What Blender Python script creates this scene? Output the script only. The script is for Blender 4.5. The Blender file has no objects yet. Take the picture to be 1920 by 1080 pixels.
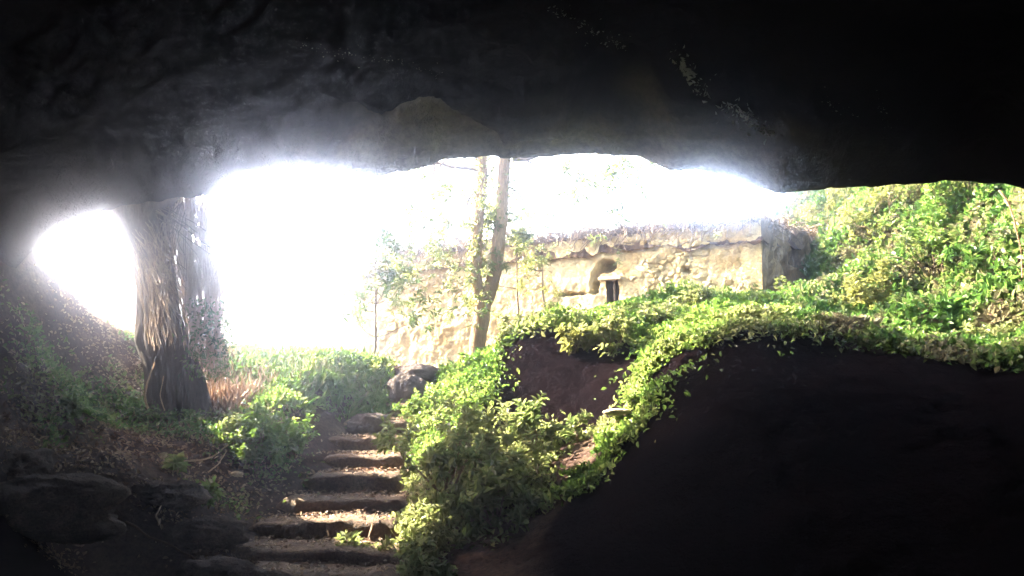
import bpy, math, random
import numpy as np
from mathutils import Vector, Matrix

R = math.radians
SC = bpy.context.scene
COL = SC.collection
rng = np.random.default_rng(7)
random.seed(7)

# ------------------------------------------------------------------ camera
CAMZ, FPX, PITCH = 1.6, 1600.0, math.atan(150.0 / 1600.0)
cam = bpy.data.objects.new('camera', bpy.data.cameras.new('camera'))
COL.objects.link(cam)
cam.location = (0, 0, CAMZ)
cam.rotation_euler = (R(90) + PITCH, 0, 0)
cam.data.lens = 36.0 * FPX / 1920.0
cam.data.sensor_width = 36.0
cam.data.clip_end = 2000
cam.data.clip_start = 0.05
SC.camera = cam

# ------------------------------------------------------------------ sky and sun
SUN_AZ, SUN_EL = R(-65), R(35)          # azimuth measured from +Y, negative = towards the left
world = bpy.data.worlds.new("World")
SC.world = world
world.use_nodes = True
wn, wl = world.node_tree.nodes, world.node_tree.links
wn.clear()
wo = wn.new('ShaderNodeOutputWorld')
bg = wn.new('ShaderNodeBackground')
sky = wn.new('ShaderNodeTexSky')
sky.sky_type = 'NISHITA'
sky.sun_disc = False
sky.sun_elevation = SUN_EL
sky.sun_rotation = SUN_AZ
sky.dust_density = 2.0
sky.air_density = 1.0
bg.inputs['Strength'].default_value = 0.15
# bright patches added to the sky to make the haze flare: (azimuth, elevation, half width, strength)
tcw = wn.new('ShaderNodeTexCoord')
cn = wn.new('ShaderNodeTexNoise'); cn.inputs['Scale'].default_value = 7; cn.inputs['Detail'].default_value = 5
wl.new(tcw.outputs['Generated'], cn.inputs['Vector'])
acc = None
for az_, el_, wd_, st_ in [(-16.5, 11, 6.0, 38.0), (-28, 8, 5.5, 8.0), (14.5, 12.5, 4.5, 11.0), (-75, 20, 14, 3.0), (70, 22, 12, 2.0), (150, 25, 15, 2.0)]:
    dp = wn.new('ShaderNodeVectorMath'); dp.operation = 'DISTANCE'
    wl.new(tcw.outputs['Generated'], dp.inputs[0])
    dp.inputs[1].default_value = (math.sin(R(az_)) * math.cos(R(el_)), math.cos(R(az_)) * math.cos(R(el_)), math.sin(R(el_)))
    ad_ = wn.new('ShaderNodeMath'); ad_.operation = 'MULTIPLY_ADD'; ad_.inputs[1].default_value = 0.12
    wl.new(cn.outputs[0], ad_.inputs[0]); wl.new(dp.outputs['Value'], ad_.inputs[2])
    mr_ = wn.new('ShaderNodeMapRange'); mr_.interpolation_type = 'SMOOTHSTEP'
    mr_.inputs['From Min'].default_value = 0.06 + R(wd_) * 1.35; mr_.inputs['From Max'].default_value = 0.06
    mr_.inputs['To Min'].default_value = 0; mr_.inputs['To Max'].default_value = st_
    wl.new(ad_.outputs[0], mr_.inputs['Value'])
    if acc is None: acc = mr_
    else:
        mx_ = wn.new('ShaderNodeMath'); mx_.operation = 'MAXIMUM'
        wl.new(acc.outputs[0], mx_.inputs[0]); wl.new(mr_.outputs[0], mx_.inputs[1]); acc = mx_
one = wn.new('ShaderNodeMath'); one.operation = 'ADD'; one.inputs[1].default_value = 1.0
wl.new(acc.outputs[0], one.inputs[0])
mul = wn.new('ShaderNodeVectorMath'); mul.operation = 'SCALE'
wl.new(sky.outputs[0], mul.inputs[0]); wl.new(one.outputs[0], mul.inputs['Scale'])
tint = wn.new('ShaderNodeMix'); tint.data_type = 'RGBA'; tint.blend_type = 'MULTIPLY'; tint.inputs[0].default_value = 1
tint.inputs[7].default_value = (1.0, 0.86, 0.64, 1)      # warm afternoon light through dusty air
wl.new(mul.outputs[0], tint.inputs[6])
wl.new(tint.outputs[2], bg.inputs[0])
wl.new(bg.outputs[0], wo.inputs[0])
world.cycles.sampling_method = 'MANUAL'
world.cycles.sample_map_resolution = 1024

sl = bpy.data.lights.new('sun', 'SUN')
sl.energy = 5.0
sl.angle = R(0.5)
sl.color = (1.0, 0.88, 0.66)
so = bpy.data.objects.new('sun', sl)
COL.objects.link(so)
sdir = Vector((math.sin(SUN_AZ) * math.cos(SUN_EL), math.cos(SUN_AZ) * math.cos(SUN_EL), math.sin(SUN_EL)))
so.rotation_euler = sdir.to_track_quat('Z', 'Y').to_euler()
so.location = (-20, 20, 30)

SC.view_settings.view_transform = 'Standard'
SC.view_settings.look = 'None'
SC.view_settings.gamma = 1
SC.view_settings.exposure = 4.25
cy = SC.cycles
cy.use_denoising = True
cy.max_bounces = 6
cy.diffuse_bounces = 3
cy.glossy_bounces = 2
cy.transmission_bounces = 3
cy.volume_bounces = 0
cy.use_adaptive_sampling = True
cy.adaptive_threshold = 0.02
cy.sample_clamp_indirect = 6

# ------------------------------------------------------------------ helpers
def W(px, py, d):
    """a point of the place d metres in front of the photographer"""
    a, b = (px - 960) / FPX, (540 - py) / FPX
    y = math.cos(PITCH) - b * math.sin(PITCH)
    z = math.sin(PITCH) + b * math.cos(PITCH)
    k = d / y
    return np.array((a * k, d, CAMZ + z * k))

def _hash(ix, iy, iz):
    n = (ix * 374761393 + iy * 668265263 + iz * 2147483647 + 1274126177) & 0xffffffff
    n = ((n ^ (n >> 13)) * 1274126177) & 0xffffffff
    n = ((n ^ (n >> 16)) * 2246822519) & 0xffffffff
    return ((n ^ (n >> 15)) & 0xffff) / 65535.0

def vnoise(x, y, z):
    x, y, z = np.broadcast_arrays(np.asarray(x, float), np.asarray(y, float), np.asarray(z, float))
    xi, yi, zi = np.floor(x).astype(np.int64), np.floor(y).astype(np.int64), np.floor(z).astype(np.int64)
    fx, fy, fz = x - xi, y - yi, z - zi
    fx, fy, fz = [f * f * (3 - 2 * f) for f in (fx, fy, fz)]
    out = 0
    for dx in (0, 1):
        for dy in (0, 1):
            for dz in (0, 1):
                w = (fx if dx else 1 - fx) * (fy if dy else 1 - fy) * (fz if dz else 1 - fz)
                out = out + w * _hash(xi + dx, yi + dy, zi + dz)
    return out * 2 - 1

def fbm(x, y, z=0.0, s=1.0, o=4, ridge=False):
    a, t, v = 1.0, 0.0, 0.0
    for i in range(o):
        n = vnoise(np.asarray(x) * s + 17.3 * i, np.asarray(y) * s + 5.1 * i, np.asarray(z) * s + 9.7 * i)
        if ridge:
            n = 1 - 2 * np.abs(n)
        v = v + a * n
        t += a
        a *= 0.5
        s *= 2.03
    return v / t

def sstep(a, b, x):
    t = np.clip((x - a) / (b - a), 0, 1)
    return t * t * (3 - 2 * t)

def voro(x, y, s, seed=0):
    """F1, F2 and the cell's own random number"""
    x, y = np.asarray(x) * s, np.asarray(y) * s
    xi, yi = np.floor(x).astype(np.int64), np.floor(y).astype(np.int64)
    f1 = np.full(x.shape, 9.0); f2 = np.full(x.shape, 9.0); cid = np.zeros(x.shape)
    for dx in (-1, 0, 1):
        for dy in (-1, 0, 1):
            cx, cyy = xi + dx, yi + dy
            sx = cx + 0.1 + 0.8 * _hash(cx, cyy, np.full_like(cx, 3 + seed))
            sy = cyy + 0.1 + 0.8 * _hash(cx, cyy, np.full_like(cx, 8 + seed))
            d = np.hypot(sx - x, sy - y)
            c = _hash(cx, cyy, np.full_like(cx, 21 + seed))
            m = d < f1
            f2 = np.where(m, f1, np.minimum(f2, d))
            cid = np.where(m, c, cid)
            f1 = np.where(m, d, f1)
    return f1, f2, cid

def mesh_np(name, verts, faces, mat, parent=None, smooth=True):
    """faces: an (n,k) int array, or a list of such arrays"""
    if not isinstance(faces, (list, tuple)):
        faces = [faces]
    me = bpy.data.meshes.new(name)
    verts = np.asarray(verts, np.float32)
    me.vertices.add(len(verts))
    me.vertices.foreach_set('co', verts.ravel())
    loops = np.concatenate([np.asarray(f, np.int32).ravel() for f in faces])
    sizes = np.concatenate([np.full(len(f), np.asarray(f).shape[1], np.int32) for f in faces])
    starts = np.concatenate(([0], np.cumsum(sizes)[:-1])).astype(np.int32)
    me.loops.add(len(loops))
    me.loops.foreach_set('vertex_index', loops)
    me.polygons.add(len(sizes))
    me.polygons.foreach_set('loop_start', starts)
    me.update(calc_edges=True)
    me.polygons.foreach_set('use_smooth', np.full(len(sizes), smooth))
    me.validate()
    me.materials.append(mat)
    o = bpy.data.objects.new(name, me)
    COL.objects.link(o)
    if parent is not None:
        o.parent = parent
        o.matrix_parent_inverse = Matrix.Translation(-parent.location)
    return o

def grid_faces(nu, nv, keep=None, wrap=False):
    i, j = np.meshgrid(np.arange(nu - 1), np.arange(nv if wrap else nv - 1), indexing='ij')
    i, j = i.ravel(), j.ravel()
    if keep is not None:
        m = keep.ravel()
        i, j = i[m], j[m]
    j2 = (j + 1) % nv
    return np.stack([i * nv + j, (i + 1) * nv + j, (i + 1) * nv + j2, i * nv + j2], 1)

def tag(o, label=None, cat=None, group=None, kind=None):
    if label: o['label'] = label
    if cat: o['category'] = cat
    if group: o['group'] = group
    if kind: o['kind'] = kind
    return o

def thing(name, label, cat, loc, group=None):
    o = bpy.data.objects.new(name, None)
    o.location = Vector([float(v) for v in loc])
    COL.objects.link(o)
    return tag(o, label, cat, group)

class Tubes:
    def __init__(s): s.v, s.f, s.n = [], [], 0
    def add(s, pts, rad, sides=6, rough=0.0):
        pts = np.asarray(pts, float)
        n = len(pts)
        rad = np.broadcast_to(np.asarray(rad, float), (n,))
        t = np.gradient(pts, axis=0)
        t /= np.linalg.norm(t, axis=1)[:, None] + 1e-9
        ref = np.array((0.0, 0, 1)) if abs(t[0][2]) < 0.9 else np.array((1.0, 0, 0))
        a = np.cross(t, ref); a /= np.linalg.norm(a, axis=1)[:, None] + 1e-9
        b = np.cross(t, a)
        ang = np.linspace(0, 2 * math.pi, sides, endpoint=False)
        rr = rad[:, None] * np.ones(sides)
        if rough:
            k = rng.uniform(0, 50)
            rr = rr * (1 + rough * fbm(np.cos(ang)[None] * 2 + k, np.sin(ang)[None] * 2, np.linspace(0, n * 0.35, n)[:, None], 1.0, 3))
        v = pts[:, None] + rr[..., None] * (np.cos(ang)[None, :, None] * a[:, None] + np.sin(ang)[None, :, None] * b[:, None])
        s.v.append(v.reshape(-1, 3))
        s.f.append(grid_faces(n, sides, wrap=True) + s.n)
        e = np.arange(sides)
        s.n += n * sides
        s.v.append(pts[-1:] + t[-1:] * rad[-1]); s.v.append(pts[:1] - t[:1] * rad[0] * 0.3)
        tip, base = s.n, s.n + 1
        s.n += 2
        s.f.append(np.stack([base - 1 - sides + e, base - 1 - sides + (e + 1) % sides, np.full(sides, tip), np.full(sides, tip)], 1))
        return s
    def build(s, name, mat, parent=None):
        f = np.concatenate(s.f)
        tri = f[:, 2] == f[:, 3]
        return mesh_np(name, np.concatenate(s.v), [f[~tri], f[tri][:, :3]] if tri.any() else [f], mat, parent)

def path(pts, n=12, wob=0.0):
    """a smooth curve through the points"""
    pts = np.asarray(pts, float)
    m = len(pts)
    t = np.linspace(0, m - 1, n)
    i = np.clip(np.floor(t).astype(int), 0, m - 2)
    f = (t - i)[:, None]
    g = lambda k: pts[np.clip(k, 0, m - 1)]
    p0, p1, p2, p3 = g(i - 1), g(i), g(i + 1), g(i + 2)
    o = 0.5 * (2 * p1 + (p2 - p0) * f + (2 * p0 - 5 * p1 + 4 * p2 - p3) * f ** 2 + (3 * p1 - p0 - 3 * p2 + p3) * f ** 3)
    if wob:
        k = rng.uniform(0, 99)
        for a in range(3):
            o[:, a] += wob * fbm(np.linspace(0, m, n), k + a * 7, 0, 1.5, 3)
    return o

def unit(v):
    return v / (np.linalg.norm(v, axis=-1, keepdims=True) + 1e-9)

def leaves_mesh(name, pos, dirn, up, L, Wd, mat, parent=None, fold=0.25, curl=0.15):
    """pos,dirn,up: (n,3); L,Wd: (n,)"""
    n = len(pos)
    d = unit(dirn)
    s = unit(np.cross(d, up))
    u = np.cross(s, d)
    L = np.broadcast_to(L, (n,))[:, None]; Wd = np.broadcast_to(Wd, (n,))[:, None]
    v = np.empty((n, 6, 3))
    v[:, 0] = pos
    v[:, 1] = pos + d * L * 0.38 + s * Wd * 0.42 + u * Wd * fold
    v[:, 2] = pos + d * L * 0.74 + s * Wd * 0.36 + u * (Wd * fold - L * curl * 0.5)
    v[:, 3] = pos + d * L - u * L * curl
    v[:, 4] = pos + d * L * 0.74 - s * Wd * 0.36 + u * (Wd * fold - L * curl * 0.5)
    v[:, 5] = pos + d * L * 0.38 - s * Wd * 0.42 + u * Wd * fold
    b = np.arange(n)[:, None] * 6
    f = np.concatenate([b + np.array([[0, 1, 2, 3]]), b + np.array([[0, 3, 4, 5]])])
    return mesh_np(name, v.reshape(-1, 3), f, mat, parent, smooth=False)

def rdir(n, zbias=0.0):
    v = rng.normal(size=(n, 3))
    v[:, 2] += zbias
    return unit(v)

# ------------------------------------------------------------------ materials
def newmat(name):
    m = bpy.data.materials.new(name)
    m.use_nodes = True
    nt = m.node_tree
    nt.nodes.clear()
    out = nt.nodes.new('ShaderNodeOutputMaterial')
    return m, nt, out

def nd(nt, t, **kw):
    n = nt.nodes.new(t)
    for k, v in kw.items():
        if k in n.inputs.keys():
            n.inputs[k].default_value = v
        else:
            setattr(n, k, v)
    return n

def ramp(nt, stops):
    r = nt.nodes.new('ShaderNodeValToRGB')
    e = r.color_ramp.elements
    while len(e) < len(stops): e.new(0.5)
    for i, (p, c) in enumerate(stops):
        e[i].position = p
        e[i].color = (*c, 1)
    return r

def rock_mat(name, stops, scale=1.2, bump=0.6, rough=0.85, spec=0.3, stretch=(1, 1, 1), fine=(0.6, 1.5), stops2=None):
    m, nt, out = newmat(name)
    tc = nd(nt, 'ShaderNodeTexCoord')
    mp = nd(nt, 'ShaderNodeMapping'); mp.inputs['Scale'].default_value = stretch
    nt.links.new(tc.outputs['Object'], mp.inputs[0])
    n1 = nd(nt, 'ShaderNodeTexNoise', Scale=scale, Detail=8.0, Roughness=0.65)
    n2 = nd(nt, 'ShaderNodeTexNoise', Scale=scale * 14, Detail=6.0, Roughness=0.7)
    n3 = nd(nt, 'ShaderNodeTexVoronoi', Scale=scale * 5)
    for n in (n1, n2, n3): nt.links.new(mp.outputs[0], n.inputs['Vector'])
    r = ramp(nt, stops)
    nt.links.new(n1.outputs[0], r.inputs[0])
    mr = nd(nt, 'ShaderNodeMapRange')
    mr.inputs['From Min'].default_value = 0.3; mr.inputs['From Max'].default_value = 0.7
    mr.inputs['To Min'].default_value = fine[0]; mr.inputs['To Max'].default_value = fine[1]
    nt.links.new(n2.outputs[0], mr.inputs['Value'])
    mx = nd(nt, 'ShaderNodeVectorMath', operation='SCALE')
    if stops2:
        r2 = ramp(nt, stops2)
        nt.links.new(n1.outputs[0], r2.inputs[0])
        at = nd(nt, 'ShaderNodeAttribute', attribute_name='light_shade')
        mc = nt.nodes.new('ShaderNodeMix'); mc.data_type = 'RGBA'
        nt.links.new(at.outputs['Fac'], mc.inputs[0])
        nt.links.new(r.outputs[0], mc.inputs[6]); nt.links.new(r2.outputs[0], mc.inputs[7])
        nt.links.new(mc.outputs[2], mx.inputs[0])
    else:
        nt.links.new(r.outputs[0], mx.inputs[0])
    nt.links.new(mr.outputs[0], mx.inputs['Scale'])
    p = nd(nt, 'ShaderNodeBsdfPrincipled', Roughness=rough)
    p.inputs['Specular IOR Level'].default_value = spec
    nt.links.new(mx.outputs[0], p.inputs['Base Color'])
    ad = nd(nt, 'ShaderNodeMath', operation='ADD')
    ml = nd(nt, 'ShaderNodeMath', operation='MULTIPLY'); ml.inputs[1].default_value = 0.35
    nt.links.new(n3.outputs[0], ml.inputs[0])
    nt.links.new(n2.outputs[0], ad.inputs[0]); nt.links.new(ml.outputs[0], ad.inputs[1])
    bp = nd(nt, 'ShaderNodeBump', Strength=bump, Distance=0.05)
    nt.links.new(ad.outputs[0], bp.inputs['Height'])
    nt.links.new(bp.outputs[0], p.inputs['Normal'])
    nt.links.new(p.outputs[0], out.inputs[0])
    return m

def leaf_mat(name, cols, trans=0.45, rough=0.45, spec=0.4, patch=1.1):
    m, nt, out = newmat(name)
    g = nd(nt, 'ShaderNodeNewGeometry')
    r = ramp(nt, [(i / max(1, len(cols) - 1), c) for i, c in enumerate(cols)])
    tc = nd(nt, 'ShaderNodeTexCoord')
    nz = nd(nt, 'ShaderNodeTexNoise', Scale=patch, Detail=3.0)
    nt.links.new(tc.outputs['Object'], nz.inputs['Vector'])
    m1 = nd(nt, 'ShaderNodeMath', operation='MULTIPLY_ADD'); m1.inputs[1].default_value = 2.6; m1.inputs[2].default_value = -1.05
    nt.links.new(nz.outputs[0], m1.inputs[0])
    m2 = nd(nt, 'ShaderNodeMath', operation='MULTIPLY_ADD'); m2.inputs[1].default_value = 0.5
    nt.links.new(g.outputs['Random Per Island'], m2.inputs[0]); nt.links.new(m1.outputs[0], m2.inputs[2])
    nt.links.new(m2.outputs[0], r.inputs[0])
    p = nd(nt, 'ShaderNodeBsdfPrincipled', Roughness=rough)
    p.inputs['Specular IOR Level'].default_value = spec
    t = nd(nt, 'ShaderNodeBsdfTranslucent')
    hs = nd(nt, 'ShaderNodeHueSaturation', Saturation=1.0, Value=1.7)
    hs.inputs['Hue'].default_value = 0.485
    nt.links.new(r.outputs[0], hs.inputs['Color'])
    nt.links.new(hs.outputs[0], t.inputs['Color'])
    nt.links.new(r.outputs[0], p.inputs['Base Color'])
    mx = nd(nt, 'ShaderNodeMixShader', Fac=trans)
    nt.links.new(p.outputs[0], mx.inputs[1]); nt.links.new(t.outputs[0], mx.inputs[2])
    nt.links.new(mx.outputs[0], out.inputs[0])
    return m

M = {}
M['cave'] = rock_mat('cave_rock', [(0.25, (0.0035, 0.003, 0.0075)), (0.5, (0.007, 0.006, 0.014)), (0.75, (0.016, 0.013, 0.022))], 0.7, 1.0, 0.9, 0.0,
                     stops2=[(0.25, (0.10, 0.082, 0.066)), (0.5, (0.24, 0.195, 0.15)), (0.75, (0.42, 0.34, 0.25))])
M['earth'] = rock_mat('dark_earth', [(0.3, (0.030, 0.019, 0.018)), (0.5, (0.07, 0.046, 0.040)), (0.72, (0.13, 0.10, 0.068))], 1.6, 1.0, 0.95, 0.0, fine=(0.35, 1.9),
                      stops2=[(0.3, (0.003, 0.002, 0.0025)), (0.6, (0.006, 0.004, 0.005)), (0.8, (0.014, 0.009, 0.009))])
M['roofearth'] = rock_mat('dry_roof_earth', [(0.3, (0.022, 0.012, 0.006)), (0.5, (0.055, 0.032, 0.016)), (0.72, (0.15, 0.09, 0.05))], 2.6, 1.0, 0.9, 0.2, fine=(0.5, 1.6))
M['step'] = rock_mat('worn_step_stone', [(0.3, (0.07, 0.042, 0.030)), (0.5, (0.16, 0.105, 0.075)), (0.72, (0.32, 0.24, 0.17))], 2.6, 1.0, 0.85, 0.3, fine=(0.35, 1.8))
M['boulder'] = rock_mat('boulder_stone', [(0.3, (0.04, 0.032, 0.034)), (0.7, (0.14, 0.11, 0.10))], 2.2, 1.0, 0.9, 0.2)
M['ledge'] = rock_mat('rough_ledge_rock', [(0.3, (0.03, 0.022, 0.022)), (0.5, (0.08, 0.058, 0.05)), (0.72, (0.2, 0.15, 0.12))], 3.5, 1.0, 0.9, 0.1, fine=(0.35, 1.9))
M['bark'] = rock_mat('pale_bark', [(0.3, (0.22, 0.135, 0.08)), (0.7, (0.46, 0.33, 0.21))], 3.0, 1.0, 0.9, 0.2, (1, 1, 0.25))
M['oldbark'] = rock_mat('old_bark', [(0.3, (0.03, 0.026, 0.028)), (0.7, (0.13, 0.10, 0.09))], 3.0, 1.0, 0.9, 0.2, (1, 1, 0.15))
M['twig'] = rock_mat('twig_bark', [(0.3, (0.10, 0.07, 0.05)), (0.7, (0.26, 0.19, 0.14))], 6.0, 0.4)
M['vine'] = rock_mat('dry_vine', [(0.3, (0.24, 0.18, 0.135)), (0.7, (0.5, 0.39, 0.30))], 5.0, 0.4)
nt_ = M['vine'].node_tree
o_ = [q for q in nt_.nodes if q.type == 'OUTPUT_MATERIAL'][0]; p_ = [q for q in nt_.nodes if q.type == 'BSDF_PRINCIPLED'][0]
t_ = nt_.nodes.new('ShaderNodeBsdfTranslucent'); t_.inputs[0].default_value = (0.5, 0.37, 0.27, 1)
m_ = nt_.nodes.new('ShaderNodeMixShader'); m_.inputs[0].default_value = 0.5
nt_.links.new(p_.outputs[0], m_.inputs[1]); nt_.links.new(t_.outputs[0], m_.inputs[2]); nt_.links.new(m_.outputs[0], o_.inputs[0])
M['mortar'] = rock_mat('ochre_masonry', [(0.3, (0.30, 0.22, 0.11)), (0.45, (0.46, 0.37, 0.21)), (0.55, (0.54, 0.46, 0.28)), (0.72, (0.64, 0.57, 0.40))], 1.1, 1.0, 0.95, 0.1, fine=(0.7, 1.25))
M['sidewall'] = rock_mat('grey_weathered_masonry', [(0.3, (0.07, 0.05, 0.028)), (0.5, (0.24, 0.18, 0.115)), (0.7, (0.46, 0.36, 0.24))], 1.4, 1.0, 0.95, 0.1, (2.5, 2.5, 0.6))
M['wood'] = rock_mat('weathered_wood', [(0.3, (0.09, 0.07, 0.06)), (0.7, (0.2, 0.16, 0.13))], 4.0, 0.6, 0.9, 0.2, (1, 1, 0.2))
M['slab'] = rock_mat('lintel_stone', [(0.3, (0.3, 0.25, 0.17)), (0.7, (0.5, 0.44, 0.32))], 3.0, 0.6)
M['glint'] = rock_mat('white_glint', [(0.3, (0.75, 0.75, 0.8)), (0.7, (0.85, 0.85, 0.88))], 9.0, 0.15, 0.12, 1.0)
for q in M['glint'].node_tree.nodes:
    if q.type == 'BSDF_PRINCIPLED': q.inputs['IOR'].default_value = 2.0; q.inputs['Coat Weight'].default_value = 1.0; q.inputs['Coat Roughness'].default_value = 0.08
M['shrubleaf'] = leaf_mat('shrub_leaf', [(0.07, 0.12, 0.035), (0.12, 0.16, 0.055), (0.18, 0.20, 0.085), (0.13, 0.18, 0.05), (0.2, 0.2, 0.1)], 0.45)
M['brightleaf'] = leaf_mat('bright_herb_leaf', [(0.05, 0.11, 0.02), (0.07, 0.15, 0.025), (0.10, 0.18, 0.035), (0.14, 0.19, 0.055), (0.18, 0.20, 0.09)], 0.45)
M['ivy'] = leaf_mat('ivy_leaf', [(0.02, 0.05, 0.014), (0.04, 0.11, 0.02), (0.06, 0.14, 0.025), (0.11, 0.17, 0.045), (0.17, 0.17, 0.09), (0.10, 0.09, 0.05)], 0.42, patch=1.4)
M['paleleaf'] = leaf_mat('pale_tree_leaf', [(0.12, 0.15, 0.04), (0.17, 0.19, 0.06), (0.15, 0.17, 0.05)], 0.5)
M['moss'] = leaf_mat('moss', [(0.02, 0.07, 0.012), (0.04, 0.11, 0.015), (0.06, 0.14, 0.02)], 0.3)
M['litter'] = leaf_mat('dead_leaf', [(0.10, 0.06, 0.04), (0.22, 0.15, 0.10), (0.36, 0.29, 0.22), (0.14, 0.09, 0.06)], 0.2, 0.6, 0.3)

# ------------------------------------------------------------------ terrain
G = [W(*p) for p in [
    # left bank and the litter slope
    (430, 715, 12.2), (330, 775, 10.4), (250, 700, 11.2), (180, 720, 10.2), (100, 700, 9.6), (230, 625, 12.0), (170, 595, 11.2),
    (110, 530, 10.6), (60, 480, 9.8), (0, 560, 8.6), (60, 650, 8.8), (20, 760, 8.0), (120, 800, 8.4), (250, 820, 9.0), (90, 860, 7.6),
    (330, 850, 9.2), (430, 860, 9.3), (500, 800, 10.2), (560, 770, 11.0), (620, 720, 12.2), (560, 690, 12.8), (480, 680, 13.0), (700, 690, 13.2),
    (0, 850, 7.0), (200, 870, 7.9), (320, 935, 7.9), (390, 990, 7.5), (470, 905, 8.9), (540, 880, 9.4),
    (0, 935, 6.6), (120, 845, 8.1), (250, 890, 8.0), (60, 1010, 6.6), (200, 1045, 7.3), (110, 1010, 7.2), (290, 1045, 7.2), (370, 1065, 7.0), (330, 1120, 6.5),
    # stairs centre line
    (560, 1088, 6.9), (580, 1034, 7.7), (600, 980, 8.4), (640, 935, 9.1), (655, 895, 9.8), (675, 856, 10.5), (680, 822, 11.2), (695, 790, 11.9), (745, 765, 12.3),
    (760, 705, 13.0), (790, 690, 14.0),
    # right of the stairs
    (790, 800, 11.2), (850, 720, 12.6), (900, 694, 13.6), (800, 1050, 7.4), (820, 940, 8.4), (840, 860, 9.6), (930, 960, 8.2), (990, 860, 9.4),
    (930, 785, 10.8), (1060, 790, 10.4), (1150, 790, 9.9), (930, 665, 12.2), (1000, 622, 12.6), (1100, 596, 12.8), (1180, 640, 11.6),
    (1000, 640, 11.9), (1100, 632, 11.8),
    (1000, 1000, 7.4), (900, 1080, 6.6), (1060, 945, 7.9),
    # near dark bank: its crest and its foot
    (1110, 870, 8.5), (1160, 800, 9.0), (1200, 755, 9.2), (1225, 690, 9.8), (1300, 640, 10.0), (1400, 608, 10.0), (1480, 606, 9.8), (1550, 652, 9.4), (1700, 660, 9.0), (1920, 690, 8.4),
    (1250, 830, 7.6), (1420, 790, 7.0), (1700, 800, 6.8), (1920, 800, 6.5),
    (1150, 1000, 6.6), (1400, 1000, 5.8), (1700, 1010, 5.2), (1200, 1150, 5.4),
    # behind the crest: planted ledge, mound and cliff
    (1500, 618, 11.2), (1620, 645, 11.0), (1800, 648, 10.6), (1920, 640, 10.2), (1200, 585, 13.6), (1350, 588, 13.8), (1480, 590, 13.6),
    (1600, 570, 14.0), (1680, 500, 15.0), (1640, 420, 17.5), (1760, 560, 12.8), (1750, 450, 14.5), (1720, 335, 16.5), (1850, 560, 11.8), (1860, 440, 12.6), (1850, 320, 14.2),
    (1960, 500, 10.6), (1980, 380, 11.2), (1560, 330, 24.0), (1560, 470, 20.0),
]]
G += [np.array(p, float) for p in [
    (-9, 12, 2.2), (-7.5, 9, 4.6), (-8, 8, 5.5), (-7, 5, 4.0), (-6, 3, 2.0), (-6, -4, 2.0), (-9, 0, 5), (-3, 4, -0.2), (0, 4, -0.15), (0, 0, -0.1), (0, -5, 0.0), (-3.5, 0, 0), (3, 0, 0.3),
    (3, -5, 0.5), (6, 3, 2.0), (8, 6, 4.5), (8, 0, 4.5), (1, 5, -0.1), (-1.5, 5.5, -0.18),
    (-7.5, 15, 1.9), (-6, 14, 1.8), (-3, 16, 1.5), (0, 17, 1.55), (-6, 20, 1.3), (0, 22, 1.6), (-12, 25, 1.2), (2.5, 15.5, 2.2), (4.7, 15.6, 2.4),
    (-20, 45, 0.6), (10, 45, 2), (0, 60, 0.5), (25, 30, 7), (12, 14, 7.0), (14, 22, 7.5), (18, 10, 7.5), (-20, 14, 2.5), (-20, 0, 7), (20, -5, 7), (0, -20, 3), (-45, 40, 2), (45, 45, 7)]]
G = np.array(G)
CQ = 0.35
def _ker(r2): return np.sqrt(r2 + CQ * CQ)
_A = _ker(((G[:, None, :2] - G[None, :, :2]) ** 2).sum(-1))
_n = len(G)
_S = np.zeros((_n + 1, _n + 1)); _S[:_n, :_n] = _A - 0.004 * np.eye(_n); _S[:_n, _n] = 1; _S[_n, :_n] = 1
_w = np.linalg.solve(_S, np.concatenate([G[:, 2], [0]]))

STAIR_X, STAIR_HALF = -1.80, 0.55
def ground0(x, y):
    x, y = np.asarray(x, float), np.asarray(y, float)
    sh = np.broadcast(x, y).shape
    xf, yf = np.broadcast_to(x, sh).ravel(), np.broadcast_to(y, sh).ravel()
    z = np.empty(len(xf))
    for i in range(0, len(xf), 20000):
        sl_ = slice(i, i + 20000)
        r2 = (xf[sl_, None] - G[None, :, 0]) ** 2 + (yf[sl_, None] - G[None, :, 1]) ** 2
        z[sl_] = _ker(r2) @ _w[:_n] + _w[_n]
    return z.reshape(sh)
def ground_z(x, y):
    z = ground0(x, y)
    x, y = np.asarray(x, float), np.asarray(y, float)
    st = np.exp(-(((x - STAIR_X + 0.1 * (y < 9.5)) / np.interp(y, [6.5, 8.5, 12], [1.45, 1.2, 0.75])) ** 4)) * sstep(5.8, 6.6, y) * (1 - sstep(12.4, 13.2, y))
    amp = 1 - 0.75 * st
    far = 1 - 0.7 * sstep(18, 30, y)
    z = z + amp * far * (0.10 * fbm(x, y, 0.3, 0.9, 4) + 0.055 * fbm(x, y, 4.0, 3.1, 4) + 0.03 * fbm(x, y, 8.0, 9.0, 3))
    iv = sstep(4.2, 6.0, x + 0.25 * (y - 11)) * sstep(9.5, 11, y) * (1 - sstep(24, 32, y))
    z = z + iv * (0.75 * fbm(x, y, 6.0, 0.7, 4) + 0.15 * fbm(x, y, 2.0, 2.6, 3))
    return z - 0.23 * st

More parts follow.
